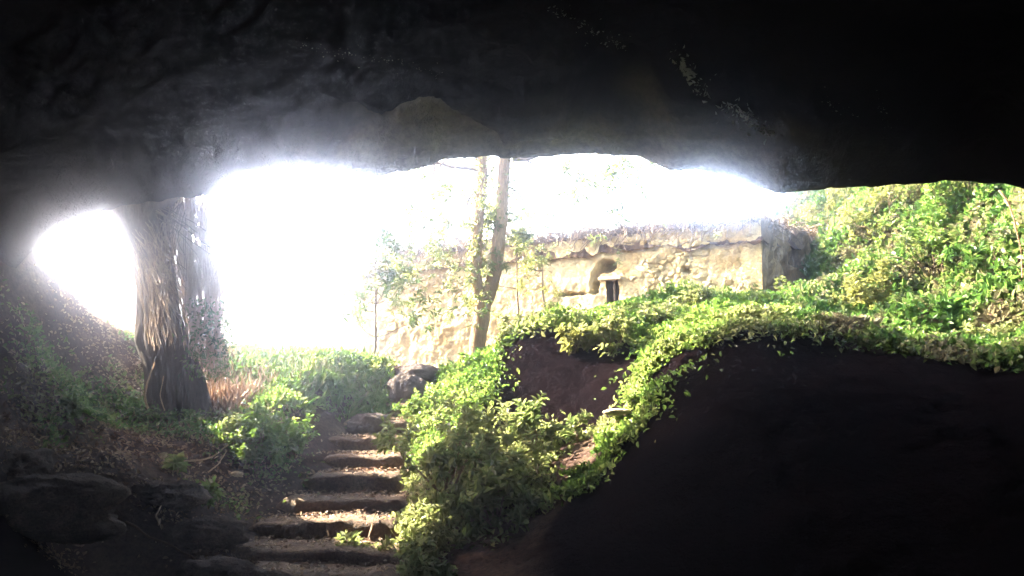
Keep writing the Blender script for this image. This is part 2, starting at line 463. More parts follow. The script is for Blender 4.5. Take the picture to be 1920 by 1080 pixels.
def axis(lo, hi, core_lo, core_hi, step, growth=1.12):
    a = list(np.arange(core_lo, core_hi, step))
    s = step
    v = a[-1]
    while v < hi: s *= growth; v += s; a.append(v)
    s = step; v = a[0]; pre = []
    while v > lo: s *= growth; v -= s; pre.append(v)
    return np.array(pre[::-1] + a)
gx = axis(-62, 62, -7.5, 8.5, 0.045)
gy = axis(-28, 90, 5.0, 16.0, 0.045, 1.10)
X, Y = np.meshgrid(gx, gy, indexing='ij')
Z = ground_z(np.clip(X, -60, 60), np.clip(Y, -30, 80))
Z = np.where(Y > 80, Z - 0.01 * (Y - 80), Z)
def set_light_shade(o, val):
    a = o.data.attributes.new('light_shade', 'FLOAT', 'POINT')
    a.data.foreach_set('value', np.asarray(val, np.float32).ravel())
# shade put into the ground colour: near bank, lower left and hollow go black
def line_d(x, y, pts):
    pts = np.asarray(pts); return y - np.interp(x, pts[:, 0], pts[:, 1])
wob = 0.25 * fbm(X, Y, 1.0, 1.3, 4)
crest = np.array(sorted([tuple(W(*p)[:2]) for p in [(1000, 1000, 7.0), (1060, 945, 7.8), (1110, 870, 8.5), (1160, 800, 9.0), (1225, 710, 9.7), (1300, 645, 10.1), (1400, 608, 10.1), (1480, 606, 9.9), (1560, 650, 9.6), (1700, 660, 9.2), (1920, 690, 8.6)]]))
shade_mk = sstep(0.12, -0.12, line_d(X, Y, crest) + wob) * sstep(-0.1, 0.35, X + wob)
shade_mk = np.maximum(shade_mk, sstep(0.3, -0.3, Y - 7.6 + 0.3 * (X + 5.5) + 2 * wob) * sstep(-2.7, -3.1, X + wob))
shade_mk = np.maximum(shade_mk, sstep(0.3, -0.05, np.abs(Y - 11.1) - 1.25 + wob) * sstep(0.3, 0.0, np.abs(X - 0.65) - 1.2 + wob))
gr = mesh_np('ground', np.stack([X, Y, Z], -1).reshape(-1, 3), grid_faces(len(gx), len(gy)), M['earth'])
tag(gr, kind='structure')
set_light_shade(gr, shade_mk)

# ------------------------------------------------------------------ cave roof
LIP = [(-160, 560, 8.8), (0, 540, 9.4), (60, 470, 9.6), (110, 428, 9.8), (180, 404, 10.0), (240, 384, 10.1), (320, 371, 10.1), (400, 366, 10.3), (500, 356, 10.4), (600, 346, 10.5), (650, 340, 10.6),
       (740, 325, 10.8), (800, 312, 10.9), (835, 301, 11.0), (870, 300, 11.0), (905, 290, 11.1), (1000, 291, 11.2), (1100, 285, 11.1), (1200, 296, 10.9), (1250, 315, 10.7), (1330, 322, 10.4),
       (1400, 346, 10.1), (1450, 362, 9.8), (1520, 356, 9.6), (1600, 346, 9.5), (1700, 346, 9.3), (1800, 342, 9.2), (1880, 346, 9.0), (1960, 360, 8.9), (2100, 420, 8.8), (2300, 560, 8.6), (2500, 800, 8.4)]
lp = np.array([W(*p) for p in LIP])
u = np.linspace(lp[0, 0], lp[-1, 0], 330)
lipy = np.interp(u, lp[:, 0], lp[:, 1]) + 0.10 * fbm(u, 3.3, 0, 1.2, 3)
lipz = np.interp(u, lp[:, 0], lp[:, 2]) + 0.05 * fbm(u, 9.3, 0, 2.5, 4) + 0.03 * fbm(u, 4.3, 0, 8, 3)
NV = 250
vv = np.linspace(0, 1, NV)
yback = -9.0
Yc = lipy[:, None] + (yback - lipy[:, None]) * vv[None] ** 1.15
Xc = np.broadcast_to(u[:, None], Yc.shape)
back = lipy[:, None] - Yc
side = np.clip(1 - ((Xc + 0.5) / 9.5) ** 2, 0, 1)
Zc = lipz[:, None] + side * (0.75 * (1 - np.exp(-back / 1.3)) + 0.45 * (1 - np.exp(-back / 5))) - 0.02 * back
Zc = Zc - 7.0 * sstep(-2, -8.5, Yc)
rock = 0.30 * fbm(Xc, Yc, 0.0, 0.45, 4, True) + 0.10 * fbm(Xc, Yc, 5.0, 1.7, 4) + 0.03 * fbm(Xc, Yc, 5.0, 7.0, 3)
f1, f2, cid = voro(Xc + 0.5 * fbm(Xc, Yc, 1, 0.8, 2), Yc * 0.8, 0.42, 5)
rock = rock + 0.45 * (cid - 0.5) * sstep(0.0, 0.10, f2 - f1)
Zc = Zc + rock * sstep(0.0, 0.9, back)
# a lower near slab whose broken edge leaves the lit flake beyond it showing
fx0, fy0 = -0.9, 9.3
from mathutils.bvhtree import BVHTree
def bvh_of(g): return BVHTree.FromPolygons([tuple(q) for q in g.reshape(-1, 3)], [tuple(int(k) for k in q) for q in grid_faces(g.shape[0], g.shape[1])])
def roof_hit(px, py, bvh):
    o_ = Vector((0, 0, CAMZ)); d_ = Vector(W(px, py, 1.0).tolist()) - o_
    h = bvh.ray_cast(o_, d_.normalized())
    return (np.array(h[0]), np.array(h[1])) if h[0] is not None else None
pre = bvh_of(np.stack([Xc, Yc, Zc], -1))
EDG = np.array(sorted([tuple(roof_hit(a, b, pre)[0][:2]) for a, b in [(560, 140), (650, 185), (720, 192), (750, 175), (790, 163), (830, 178), (870, 200), (935, 240), (945, 258), (1000, 250), (1060, 256), (1110, 268)]]))
print('EDG', EDG)
dy_ = Yc - np.interp(Xc, EDG[:, 0], EDG[:, 1]) + 0.06 * fbm(Xc, Yc, 0, 3.0, 3)
ax_ = sstep(EDG[0, 0], EDG[2, 0], Xc) * sstep(EDG[-1, 0], EDG[-3, 0], Xc)
pit = ax_ * sstep(-0.10, 0.14, dy_) * sstep(0.0, 0.5, back)
Zc = Zc - 0.20 * ax_ * sstep(0.14, -0.10, dy_) * sstep(-3, -0.5, dy_) + 0.16 * pit
warm = np.maximum(0.6 * pit * (0.5 + 0.5 * fbm(Xc, Yc, 3, 2.5, 4) + 0.4) * sstep(-2.6, -1.0, Xc), 0.9 * sstep(1.0, 0.1, back + 0.3 * fbm(Xc, Yc, 2, 2.0, 3)) * sstep(-3.5, -1.5, Xc) * sstep(4.5, 2.0, Xc))  # bounce light put into the colour of the lip and the flake
inner = np.stack([Xc, Yc, Zc], -1)
# outer cliff face leaning back over the cave
NO = 40
w = np.linspace(0, 1, NO)[1:]
Yo = lipy[:, None] + 0.35 * np.sin(np.clip(w[None] * 8, 0, 1) * math.pi) - 7.0 * w[None] ** 1.2
Xo = np.broadcast_to(u[:, None], Yo.shape)
Zo = lipz[:, None] + 0.25 + 4.0 * w[None] + 0.3 * fbm(Xo, w[None] * 9, 3.0, 0.7, 4) * np.clip(w[None] * 6, 0, 1)
outer = np.stack([Xo, Yo, Zo], -1)[:, ::-1]
allv = np.concatenate([outer, inner], 1)
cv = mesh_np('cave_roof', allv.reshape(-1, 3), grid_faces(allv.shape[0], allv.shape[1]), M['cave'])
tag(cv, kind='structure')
set_light_shade(cv, np.concatenate([np.full(outer.shape[:2], 0.8), warm], 1))
# sky glints on the roof put in as white colour: many small glossy flakes
bvh = bvh_of(allv)
GLINTS = [([(1030, 12), (1060, 28), (1100, 50), (1140, 72), (1172, 92)], 70, 0.5), ([(1272, 105), (1285, 130), (1300, 150), (1330, 180)], 60, 1.0), ([(1345, 200), (1385, 208), (1405, 225), (1425, 243), (1452, 246)], 75, 1.0),
         ([(560, 82), (640, 100), (720, 112), (790, 125), (830, 138)], 60, 0.3), ([(1545, 180), (1575, 205), (1600, 215)], 14, 0.4), ([(1650, 190), (1670, 250)], 14, 0.3)]
for pts, n_, sz in GLINTS:
    pts = np.array(pts, float); V_, F_ = [], []
    for i in range(int(n_ * 1.5)):
        t_ = rng.random() * (len(pts) - 1); k_ = int(t_); q = pts[k_] + (pts[k_ + 1] - pts[k_]) * (t_ - k_) + rng.normal(size=2) * (5 if rng.random() < 0.7 else 14)
        h = roof_hit(q[0], q[1], bvh)
        if h is None: continue
        p_, n__ = h
        if n__[2] > 0: n__ = -n__
        a_ = unit(np.cross(n__, rng.normal(size=3))); b_ = np.cross(n__, a_)
        l_, w_ = sz * rng.uniform(0.008, 0.045), sz * rng.uniform(0.003, 0.009)
        b0 = len(V_)
        V_ += [p_ + a_ * l_, p_ + b_ * w_, p_ - a_ * l_, p_ - b_ * w_, p_ + n__ * l_ * rng.uniform(0.5, 1.2)]
        F_ += [(b0, b0 + 1, b0 + 4), (b0 + 1, b0 + 2, b0 + 4), (b0 + 2, b0 + 3, b0 + 4), (b0 + 3, b0, b0 + 4)]
    mesh_np('roof_glints', np.array(V_), np.array(F_), M['glint'], cv, False)


# ------------------------------------------------------------------ stairs
ST = [(1086, 6.95, 330, 760), (1034, 7.6, 395, 770), (978, 8.3, 440, 775), (932, 9.0, 500, 780), (892, 9.7, 545, 770), (852, 10.4, 585, 775), (818, 11.1, 590, 775), (787, 11.8, 625, 780), (757, 12.35, 680, 800)]
stair = thing('stone_staircase', 'rough worn stone steps climbing from the dark cave floor to the daylight', 'staircase', (STAIR_X, 6.9, -0.3))
for k, (py, d, xl, xr) in enumerate(ST):
    a, b = W(xl, py, d), W(xr, py, d)
    x0, x1, z1 = a[0], b[0], (a[2] + b[2]) / 2
    dn = ST[k + 1][1] if k + 1 < len(ST) else d + 0.75
    nx, ns = 110, 26
    xs = np.linspace(x0, x1, nx)
    # profile: up the riser, over the worn nosing, back along the tread
    prof = [(0.03, -0.42), (0.02, -0.3), (0.01, -0.22), (0.0, -0.16), (0.0, -0.12), (-0.005, -0.08), (0.0, -0.05), (0.012, -0.022), (0.04, -0.006), (0.08, 0.0)]
    for t in np.linspace(0.12, dn - d + 0.18, ns - len(prof)): prof.append((t, -0.05 * t))
    prof = np.array(prof)
    XX = np.broadcast_to(xs[:, None], (nx, ns)).copy()
    edge = 0.12 * fbm(xs, k * 5.0, 0, 0.9, 3) + 0.035 * fbm(xs, k * 5.0, 3, 5.0, 3)
    YY = d + prof[None, :, 0] + edge[:, None] + 0.03 * fbm(XX, prof[None, :, 1] * 3, k * 3.0, 4, 3)
    ZZ = z1 + prof[None, :, 1] + 0.05 * fbm(xs, k * 3.0, 7, 1.3, 3)[:, None] + 0.022 * fbm(XX, YY, k, 7.0, 4)
    e = np.clip(np.minimum(xs - x0, x1 - xs) / 0.22, 0, 1)
    ZZ -= ((1 - e) ** 2 * 0.25)[:, None]
    mesh_np('step', np.stack([XX, YY, ZZ], -1).reshape(-1, 3), grid_faces(nx, ns), M['step'], stair)

# ------------------------------------------------------------------ boulders
def boulder(px, py, d, sx, sy, sz, label, mat='boulder', seed=0, sink=0.3, name='boulder', group=None):
    c = W(px, py, d)
    n, m = 40, 56
    th = np.linspace(0.02, math.pi - 0.02, n)[:, None]; ph = np.linspace(0, 2 * math.pi, m, endpoint=False)[None]
    dx, dy, dz = np.sin(th) * np.cos(ph), np.sin(th) * np.sin(ph), np.cos(th) * np.ones_like(ph)
    rg = 1.9 if mat == 'ledge' else 1.0
    r = 1 + rg * 0.28 * fbm(dx * 1.3 + seed * 3, dy * 1.3, dz * 1.3, 1.0, 5) + rg * 0.10 * fbm(dx + seed, dy, dz, 4.0, 3, True)
    v = np.stack([c[0] + dx * r * sx, c[1] + dy * r * sy, c[2] - sz * (1 - sink) + dz * r * sz], -1)
    v0 = v.reshape(-1, 3)
    o = mesh_np(name, v0 - np.array([c[0], c[1], c[2] - sz]), grid_faces(n, m, wrap=True), M[mat])
    o.location = (c[0], c[1], c[2] - sz)
    return tag(o, label, 'rock', group)
boulder(785, 690, 13.1, 0.36, 0.28, 0.17, 'flat dark boulder at the very top of the stairs against the white daylight', seed=1)
boulder(762, 714, 12.8, 0.36, 0.3, 0.42, 'larger brown boulder just below the topmost one on the stairs', seed=2)
boulder(845, 693, 13.4, 0.22, 0.2, 0.14, 'small dark boulder at the foot of the forked tree', seed=3)
boulder(690, 782, 11.9, 0.3, 0.25, 0.22, 'rounded stone lying on the last narrow step', seed=4)
boulder(600, 690, 12.7, 0.2, 0.2, 0.16, 'half buried stone in the green strip left of the top boulders', seed=5)

boulder(70, 935, 6.8, 0.62, 0.4, 0.22, 'broad dark ledge of rock at the lower left edge of the photo', seed=21, mat='ledge', sink=0.55)
boulder(10, 868, 7.2, 0.4, 0.35, 0.26, 'dark rock above the broad ledge at the left edge', seed=22, mat='ledge', sink=0.5)
boulder(305, 915, 8.0, 0.34, 0.2, 0.13, 'rough stone in the earth lip below the litter slope', seed=23, mat='ledge', sink=0.45)
boulder(385, 985, 7.7, 0.28, 0.2, 0.13, 'rough stone ending the earth lip beside the lower steps', seed=24, mat='ledge', sink=0.45)
boulder(410, 1062, 7.0, 0.3, 0.2, 0.12, 'low stone at the left end of the lowest step', seed=25, mat='ledge', sink=0.45)
boulder(220, 880, 8.1, 0.22, 0.18, 0.1, 'small stone at the back of the dark recess', seed=26, mat='ledge', sink=0.45)

# ------------------------------------------------------------------ ruined building
cA, cB, cC = np.array((4.7, 16.0)), np.array((-4.1, 22.1)), np.array((8.5, 21.5))
BZ0, BZT = 1.0, 4.40
ruin = thing('ruined_stone_building', 'low ruined building of ochre rubble masonry with one small dark window', 'building', (4.7, 16.0, 2.4))
dF = cB - cA; LF = np.linalg.norm(dF); dF = dF / LF; nF = np.array((dF[1], -dF[0])); nF = nF if nF[1] < 0 else -nF
dS = cC - cA; LS = np.linalg.norm(dS); dS = dS / LS; nS = np.array((dS[1], -dS[0]))
def on_front(px, py):
    """(along, height) on the front face for a place seen at px,py"""
    a = (px - 960) / FPX
    r = W(px, py, 1.0) - np.array((0, 0, CAMZ))
    t = np.cross(cA, dF) / np.cross(r[:2], dF)
    p = r * t
    return float(np.dot(p[:2] - cA, dF)), float(CAMZ + p[2])
wl0, wz1 = on_front(1163, 526); wl1, wz0 = on_front(1139, 572)
hl, hz = on_front(1143, 500)
ni, nj = 640, 220
S = np.linspace(-0.03, LF, ni)[:, None]; T = np.linspace(0, 1, nj)[None]
top = BZT + 0.10 * fbm(S, 0.0, 2, 0.8, 4) + 0.05 * fbm(S, 3.0, 2, 4.0, 3)
H = BZ0 + (top - BZ0) * T
SS = np.broadcast_to(S, H.shape)
f1, f2, cid = voro(SS + 0.4 * fbm(SS, H, 2, 1.6, 4), H * 1.45 + 0.2 * fbm(SS, H, 6, 2.4, 3), 3.0, 1)
f1b, f2b, cidb = voro(SS + 0.2 * fbm(SS, H, 12, 3.0, 3), H * 1.2 + 0.1 * fbm(SS, H, 16, 3.0, 3), 6.5, 4)
big = fbm(SS, H, 22.0, 1.6, 2) > 0.15
f1, f2, cid = [np.where(big, a_, b_) for a_, b_ in ((f1, f1b), (f2, f2b), (cid, cidb))]
st_mask = sstep(-0.3, 0.1, fbm(SS, H, 7.0, 0.55, 3) - 0.22 - 0.3 * sstep(3, 7, SS) + 0.9 * (cid - 0.5))   # rubble shows where the plaster has gone
disp = 0.05 * sstep(0.0, 0.22, f2 - f1) * (0.4 + cid) * st_mask + 0.045 * (1 - st_mask) + 0.06 * fbm(SS, H, 1.0, 1.2, 4) + 0.05 * fbm(SS, H, 1.0, 5, 5)
hole = np.exp(-(((SS - hl - 0.05) / 0.24) ** 2 + ((H - hz) / 0.17) ** 2)) + 0.75 * np.exp(-(((SS - hl - 0.33) / 0.12) ** 2 + ((H - hz + 0.32) / 0.25) ** 2)) + 0.6 * np.exp(-(((SS - hl - 0.75) / 0.5) ** 2 + ((H - hz + 0.55) / 0.07) ** 2))
g2, gz2 = on_front(1285, 508)
hole += 0.5 * np.exp(-(((SS - g2) / 0.12) ** 2 + ((H - gz2) / 0.1) ** 2))
disp = disp * sstep(0, 0.35, SS) + 0.03 * (1 - sstep(0, 0.35, SS))
disp = disp - 0.5 * sstep(0.30, 0.85, 1.15 * hole + 0.4 * fbm(SS, H, 4.0, 4.5, 5) * (hole > 0.02))
P = cA[None, None] + SS[..., None] * dF + disp[..., None] * nF
sm, hm = (SS[:-1, :-1] + SS[1:, 1:]) / 2, (H[:-1, :-1] + H[1:, 1:]) / 2
keep = ~((sm > wl0) & (sm < wl1) & (hm > wz0) & (hm < wz1))
V = np.concatenate([P, H[..., None]], -1)
fr = mesh_np('front_wall', V.reshape(-1, 3), grid_faces(ni, nj, keep), M['mortar'], ruin)
def box_np(o, ex, ey, ez, lens):
    """a box from corner o along three axes"""
    o, ex, ey, ez = [np.asarray(q, float) for q in (o, ex, ey, ez)]
    v = [o + ex * i * lens[0] + ey * j * lens[1] + ez * k * lens[2] for i in (0, 1) for j in (0, 1) for k in (0, 1)]
    f = np.array([[0, 1, 3, 2], [4, 6, 7, 5], [0, 4, 5, 1], [2, 3, 7, 6], [0, 2, 6, 4], [1, 5, 7, 3]])
    return np.array(v), f
F3, N3, S3, NS3 = np.append(dF, 0), np.append(nF, 0), np.append(dS, 0), np.append(nS, 0)
A3 = np.append(cA, 0)
# window recess: four reveals and a back
v, f = box_np(A3 + F3 * wl0 + np.array((0, 0, wz0)) + N3 * 0.05, F3, -N3, (0, 0, 1), (wl1 - wl0, 0.6, wz1 - wz0))
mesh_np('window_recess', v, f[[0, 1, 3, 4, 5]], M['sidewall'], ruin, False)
v, f = box_np(A3 + F3 * (wl0 - 0.10) + np.array((0, 0, wz1 + 0.01)) + N3 * 0.16, F3, -N3, (0, 0, 1), (wl1 - wl0 + 0.24, 0.3, 0.075))
lin = mesh_np('lintel', v, f, M['slab'], ruin, False); lin.modifiers.new('b', 'BEVEL').width = 0.015
v, f = box_np(A3 + F3 * (wl0 + 0.12) + np.array((0, 0, wz0)) + N3 * 0.0, F3, -N3, (0, 0, 1), (0.05, 0.05, wz1 - wz0))
mesh_np('window_post', v, f, M['wood'], ruin, False)
# side wall
ni, nj = 160, 110
S = np.linspace(-0.03, LS, ni)[:, None]; T = np.linspace(0, 1, nj)[None]
top = BZT + 0.25 * fbm(S, 10.0, 2, 0.9, 4) * np.clip(S, 0, 1) + 0.03
H = BZ0 + (top - BZ0) * T; SS = np.broadcast_to(S, H.shape)
f1, f2, cid = voro(SS * 2.0, H * 0.8, 2.0, 9)
disp = (0.2 * sstep(0.0, 0.3, f2 - f1) * cid + 0.4 * fbm(SS * 2, H * 0.7, 3.0, 1.2, 4) + 0.10 * fbm(SS * 3, H, 3.0, 3, 5)) * sstep(0, 0.4, SS) + 0.03
P = cA[None, None] + SS[..., None] * dS + disp[..., None] * nS
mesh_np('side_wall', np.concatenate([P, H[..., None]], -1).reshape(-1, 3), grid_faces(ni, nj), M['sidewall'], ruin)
# earth covered top
n = 60
A_, B_ = np.meshgrid(np.linspace(-0.012, 1, n * 6), np.concatenate([np.linspace(-0.018, 0.03, 12), np.linspace(0.04, 1, n - 12)]), indexing='ij')
Pt = cA + A_[..., None] * LF * dF + B_[..., None] * LS * dS
Zt = BZT - 0.42 + 0.48 * sstep(-0.016, 0.02, np.minimum(A_ * 1.6, B_)) + 0.08 * fbm(Pt[..., 0], Pt[..., 1], 5, 7.0, 4) + 0.14 * fbm(Pt[..., 0], Pt[..., 1], 0, 1.4, 4)
mesh_np('earth_roof', np.concatenate([Pt, Zt[..., None]], -1).reshape(-1, 3), grid_faces(n * 6, n), M['roofearth'], ruin)
# dry brush rooted on the top, hanging over the edge: one uncountable tangle
tb = Tubes()
for i in range(1700):
    if i < 1350:
        p = A3 + F3 * rng.uniform(0, LF) ; nn = N3
    else:
        p = A3 + S3 * rng.uniform(0, LS) ; nn = NS3
    p = p - nn * rng.uniform(-0.12, 0.3) + np.array((0, 0, BZT - 0.05))
    L = rng.uniform(0.15, 0.55)
    q = p + nn * rng.uniform(-0.1, 0.5) * L + np.array((rng.normal() * 0.35 * L, 0, rng.uniform(0.1, 0.7) * L))
    e = q + nn * rng.uniform(0, 0.5) * L + np.array((rng.normal() * 0.5 * L, 0, rng.uniform(-1.0, 0.35) * L))
    tb.add(path([p, q, e], 6), np.linspace(0.018, 0.007, 6), 3)
o = tb.build('dry_brush', M['twig']); tag(o, 'tangle of dry twigs along the top of the ruined wall', 'brush', kind='stuff')

# ------------------------------------------------------------------ trees
def grow(tb, p, d, L, r, depth, tips, bend=0.25, split=3, up=0.15):
    n = 6
    pts = [np.array(p, float)]
    dd = unit(np.array(d, float))
    for i in range(n):
        dd = unit(dd + rng.normal(size=3) * bend * 0.5 + np.array((0, 0, up * 0.4)))
        pts.append(pts[-1] + dd * L / n)
    r1 = r * 0.55
    tb.add(pts, np.linspace(r, r1, n + 1), 6 if r > 0.02 else 4)
    if depth == 0:
        tips.append((pts[-1], dd))
        tips.append((pts[-3], dd))
        return
    for k in range(split):
        i = rng.integers(2, n + 1) if k else n
        nd_ = unit(dd + rng.normal(size=3) * 0.75)
        grow(tb, pts[i], nd_, L * rng.uniform(0.55, 0.8), r1 * rng.uniform(0.6, 0.9), depth - 1, tips, bend, split, up)

def whorls(tips, per, L, Wd, spread=1.0):
    """rosettes of leaves round every shoot tip"""
    P_, D_, U_ = [], [], []
    for p, d in tips:
        n = rng.integers(max(2, per - 2), per + 3)
        d = unit(d)
        a = unit(np.cross(d, (0.3, 0.2, 1.0))); b = np.cross(d, a)
        ph = rng.uniform(0, 6.28) + np.arange(n) * 2.4
        rad = np.cos(ph)[:, None] * a + np.sin(ph)[:, None] * b
        P_.append(p + rng.normal(size=(n, 3)) * 0.012 - d * rng.uniform(0, 0.08, (n, 1)))
        D_.append(unit(rad * spread + d * rng.uniform(0.2, 0.9, (n, 1)) + rng.normal(size=(n, 3)) * 0.2))
        U_.append(np.tile(d + np.array((0, 0, 0.6)), (n, 1)))
    P_, D_, U_ = np.concatenate(P_), np.concatenate(D_), np.concatenate(U_)
    n = len(P_)
    return P_, D_, U_, L * rng.uniform(0.65, 1.2, n), Wd * rng.uniform(0.7, 1.15, n)

def shrub(px, py, d, h, label, cat='shrub', name='leafy_shrub', mat='shrubleaf', stems=5, per=7, L=0.105, Wd=0.05, depth=2, spread=0.5, lean=(0, 0, 0), group=None, split=3, at=None):
    if at is None:
        p = W(px, py, d)
        x, y = p[0], p[1]
    else: x, y = at
    z = float(ground_z(x, y))
    t = thing(name, label, cat, (x, y, z), group)
    tb, tips = Tubes(), []
    for i in range(stems):
        a = rng.uniform(0, 6.28)
        dr = np.array((math.cos(a) * spread, math.sin(a) * spread, 1.0)) + np.array(lean)
        grow(tb, (x, y, z - 0.04), dr, h * rng.uniform(0.4, 0.62), 0.008 + h * 0.008, depth, tips, 0.3, split)
    tb.build('stems', M['twig'], t)
    leaves_mesh('foliage', *whorls(tips, per, L, Wd), M[mat], t)
    return t

# forked tree just outside the mouth
ft = thing('forked_tree', 'slender pale tree forking low into two stems just outside the cave mouth', 'tree', W(890, 685, 14.5))
tb, tips = Tubes(), []
D = 14.5
tb.add(path([W(892, 720, D), W(893, 680, D), W(895, 640, D), W(903, 590, D), W(906, 560, D)], 22, 0.015), np.interp(np.linspace(0, 1, 22), [0, .2, 1], [0.17, 0.135, 0.145]), 14, 0.12)
tb.add(path([W(904, 575, D), W(896, 540, D), W(893, 480, D), W(898, 400, D), W(903, 330, D), W(905, 270, D), W(900, 150, D)], 34, 0.02), np.linspace(0.105, 0.085, 34), 12, 0.12)
tb.add(path([W(905, 572, D), W(920, 545, D), W(932, 480, D), W(940, 400, D), W(945, 330, D), W(950, 270, D), W(965, 120, D)], 34, 0.02), np.linspace(0.125, 0.095, 34), 12, 0.12)
tb.build('trunk', M['bark'], ft)
tb = Tubes()
for (px, py, dx, dy, dz, L) in [(962, 300, 1, -0.3, 0.1, 1.6), (903, 320, -1, -0.2, 0.1, 1.6), (965, 260, 1, 0.3, 0.3, 2.0), (900, 250, -1, -0.6, 0.2, 2.0), (905, 230, -0.7, 0.6, 0.4, 2.0), (985, 150, 0.6, -0.5, 0.4, 2.4),
                            (900, 160, -0.6, 0.4, 0.6, 2.4), (985, 140, 0.8, 0.5, 0.7, 2.4), (900, 170, 0.1, -0.9, 0.3, 2.2)]:
    grow(tb, W(px, py, D), (dx, dy, dz), L, 0.035, 3, tips, 0.45, 3, -0.25)
for (px, py, dx, dy, L) in [(903, 300, -1, -0.4, 1.5), (905, 285, -1, 0.3, 2.0), (948, 290, 1, -0.1, 1.2), (903, 360, -0.8, -0.5, 0.9), (945, 350, 0.8, -0.2, 0.6), (904, 265, -0.5, -0.9, 2.0)]:
    grow(tb, W(px, py, D), (dx, dy, 0.15), L, 0.022, 3, tips, 0.5, 3, -0.45)
tb.build('branches', M['twig'], ft)
keept = tips
leaves_mesh('crown', *whorls(keept, 7, 0.11, 0.045), M['shrubleaf'], ft)
# ivy climbing both stems
pos = []
for (x0, y0, x1, y1, n) in [(893, 540, 905, 290, 420), (940, 430, 962, 290, 160), (893, 570, 905, 540, 60)]:
    for i in range(n):
        t = rng.random()
        c = W(x0 + (x1 - x0) * t, y0 + (y1 - y0) * t, D)
        a = rng.uniform(0, 6.28); r_ = 0.11 + rng.uniform(0, 0.09)
        pos.append(c + np.array((math.cos(a) * r_, math.sin(a) * r_, rng.normal() * 0.05)))
pos = np.array(pos)
leaves_mesh('climbing_ivy', pos, rdir(len(pos), -0.5), rdir(len(pos), 1.0), rng.uniform(0.05, 0.1, len(pos)), rng.uniform(0.04, 0.07, len(pos)), M['paleleaf'], ft)

def sapling(px, py, d, h, label, name='sapling', crown_n=15, L=0.12, mat='paleleaf', lean=0.0, cat='tree', reach=0.20, deep=1, per=5):
    p = W(px, py, d)
    z = float(ground_z(p[0], p[1]))
    t = thing(name, label, cat, (p[0], p[1], z))
    tb, tips = Tubes(), []
    axis_ = path([(p[0], p[1], z - 0.05), (p[0] + 0.02, p[1], z + h * 0.3), (p[0] + lean * 0.5, p[1], z + h * 0.65), (p[0] + lean, p[1], z + h)], 16, 0.03)
    tb.add(axis_, np.linspace(0.03, 0.008, 16), 7, 0.1)
    for i in range(crown_n):
        k = rng.integers(4, 16)
        a = rng.uniform(0, 6.28)
        grow(tb, axis_[k], (math.cos(a), math.sin(a), 0.25), h * reach * (1.25 - 0.6 * k / 16), 0.009, deep, tips, 0.3, 3)
    tb.build('trunk', M['twig'], t)
    leaves_mesh('crown', *whorls(tips, per, L, L * 0.45), M[mat], t)
    return t
sapling(702, 668, 14.0, 1.95, 'slender pale green sapling in the white glare left of the forked tree', crown_n=22, reach=0.26, deep=2, per=6, mat='ivy', L=0.10)
sapling(1018, 600, 14.5, 1.5, 'thin bare sapling in front of the ochre wall right of the forked tree', crown_n=6, L=0.08)
sapling(970, 640, 15.5, 2.6, 'hazy leafy sapling between the forked tree and the ochre wall', crown_n=16, L=0.1)

# the thick trunk wrapped in hanging dry vines, left of the mouth
vt = thing('vine_covered_trunk', 'thick old trunk wrapped in hanging dry vines, flaring up to the cave lip', 'tree', W(335, 780, 10.5))
ax = [(350, 800, 66), (338, 770, 56), (325, 700, 50), (305, 640, 45), (298, 590, 36), (294, 540, 34), (284, 480, 36), (270, 430, 44), (262, 390, 60), (268, 345, 86)]
n, m = 110, 72
tt = np.linspace(0, len(ax) - 1, n)
axp = path([W(a, b, 10.4) for a, b, c in ax], n)
rr = np.interp(tt, range(len(ax)), [c for a, b, c in ax]) / FPX * 10.4
ph = np.linspace(0, 2 * math.pi, m, endpoint=False)[None]
hgt = axp[:, 2][:, None]
flut = 1 + 0.16 * fbm(np.cos(ph) * 2.2, np.sin(ph) * 2.2, hgt * 0.5, 1.4, 4, True) + 0.08 * fbm(np.cos(ph) * 2, np.sin(ph) * 2, hgt * 0.6, 5, 3)
V = np.stack([axp[:, 0][:, None] + rr[:, None] * flut * np.cos(ph), axp[:, 1][:, None] + 0.65 * rr[:, None] * flut * np.sin(ph), hgt + 0 * ph], -1)
mesh_np('trunk', V.reshape(-1, 3), grid_faces(n, m, wrap=True), M['oldbark'], vt)
tb = Tubes()
def vine(x0, y0, x1, y1, d0, d1, r, bow=0.0, wob=0.05):
    a, b = W(x0, y0, d0), W(x1, y1, d1)
    mid = (a + b) / 2 + np.array((bow, 0, 0))
    tb.add(path([a, (a + mid) / 2 + np.array((bow * 0.3, 0, 0)), mid, b], 12, wob * 0.5), np.linspace(r, r * 0.6, 12), 5)
for i in range(300):       # curtain on the right side, falling from the lip
    x0 = rng.uniform(300, 432); s = (x0 - 300) / 132
    y1 = rng.uniform(520, 700)
    vine(x0, 362 + rng.uniform(-12, 6), 352 + s * 62 + rng.normal() * 9, y1, 10.5 + rng.uniform(-0.1, 0.3), 10.4 + rng.uniform(-0.2, 0.3), rng.uniform(0.005, 0.012), rng.normal() * 0.06)
for i in range(34):        # thicker tangle near the foot
    vine(rng.uniform(350, 420), rng.uniform(560, 640), rng.uniform(370, 440), rng.uniform(680, 760), 10.3, 10.6, rng.uniform(0.006, 0.014), rng.normal() * 0.08)
tag(tb.build('hanging_vines', M['vine'], vt), kind='stuff')
tb = Tubes()
for i in range(110):        # strands crossing the trunk
    x0 = rng.uniform(215, 350)
    vine(x0, 385 + rng.uniform(-20, 20), rng.uniform(275, 350), rng.uniform(470, 660), 10.4 + rng.uniform(-0.05, 0.1), 10.0 + rng.uniform(-0.1, 0.1), rng.uniform(0.003, 0.007), -rng.uniform(0, 0.12))
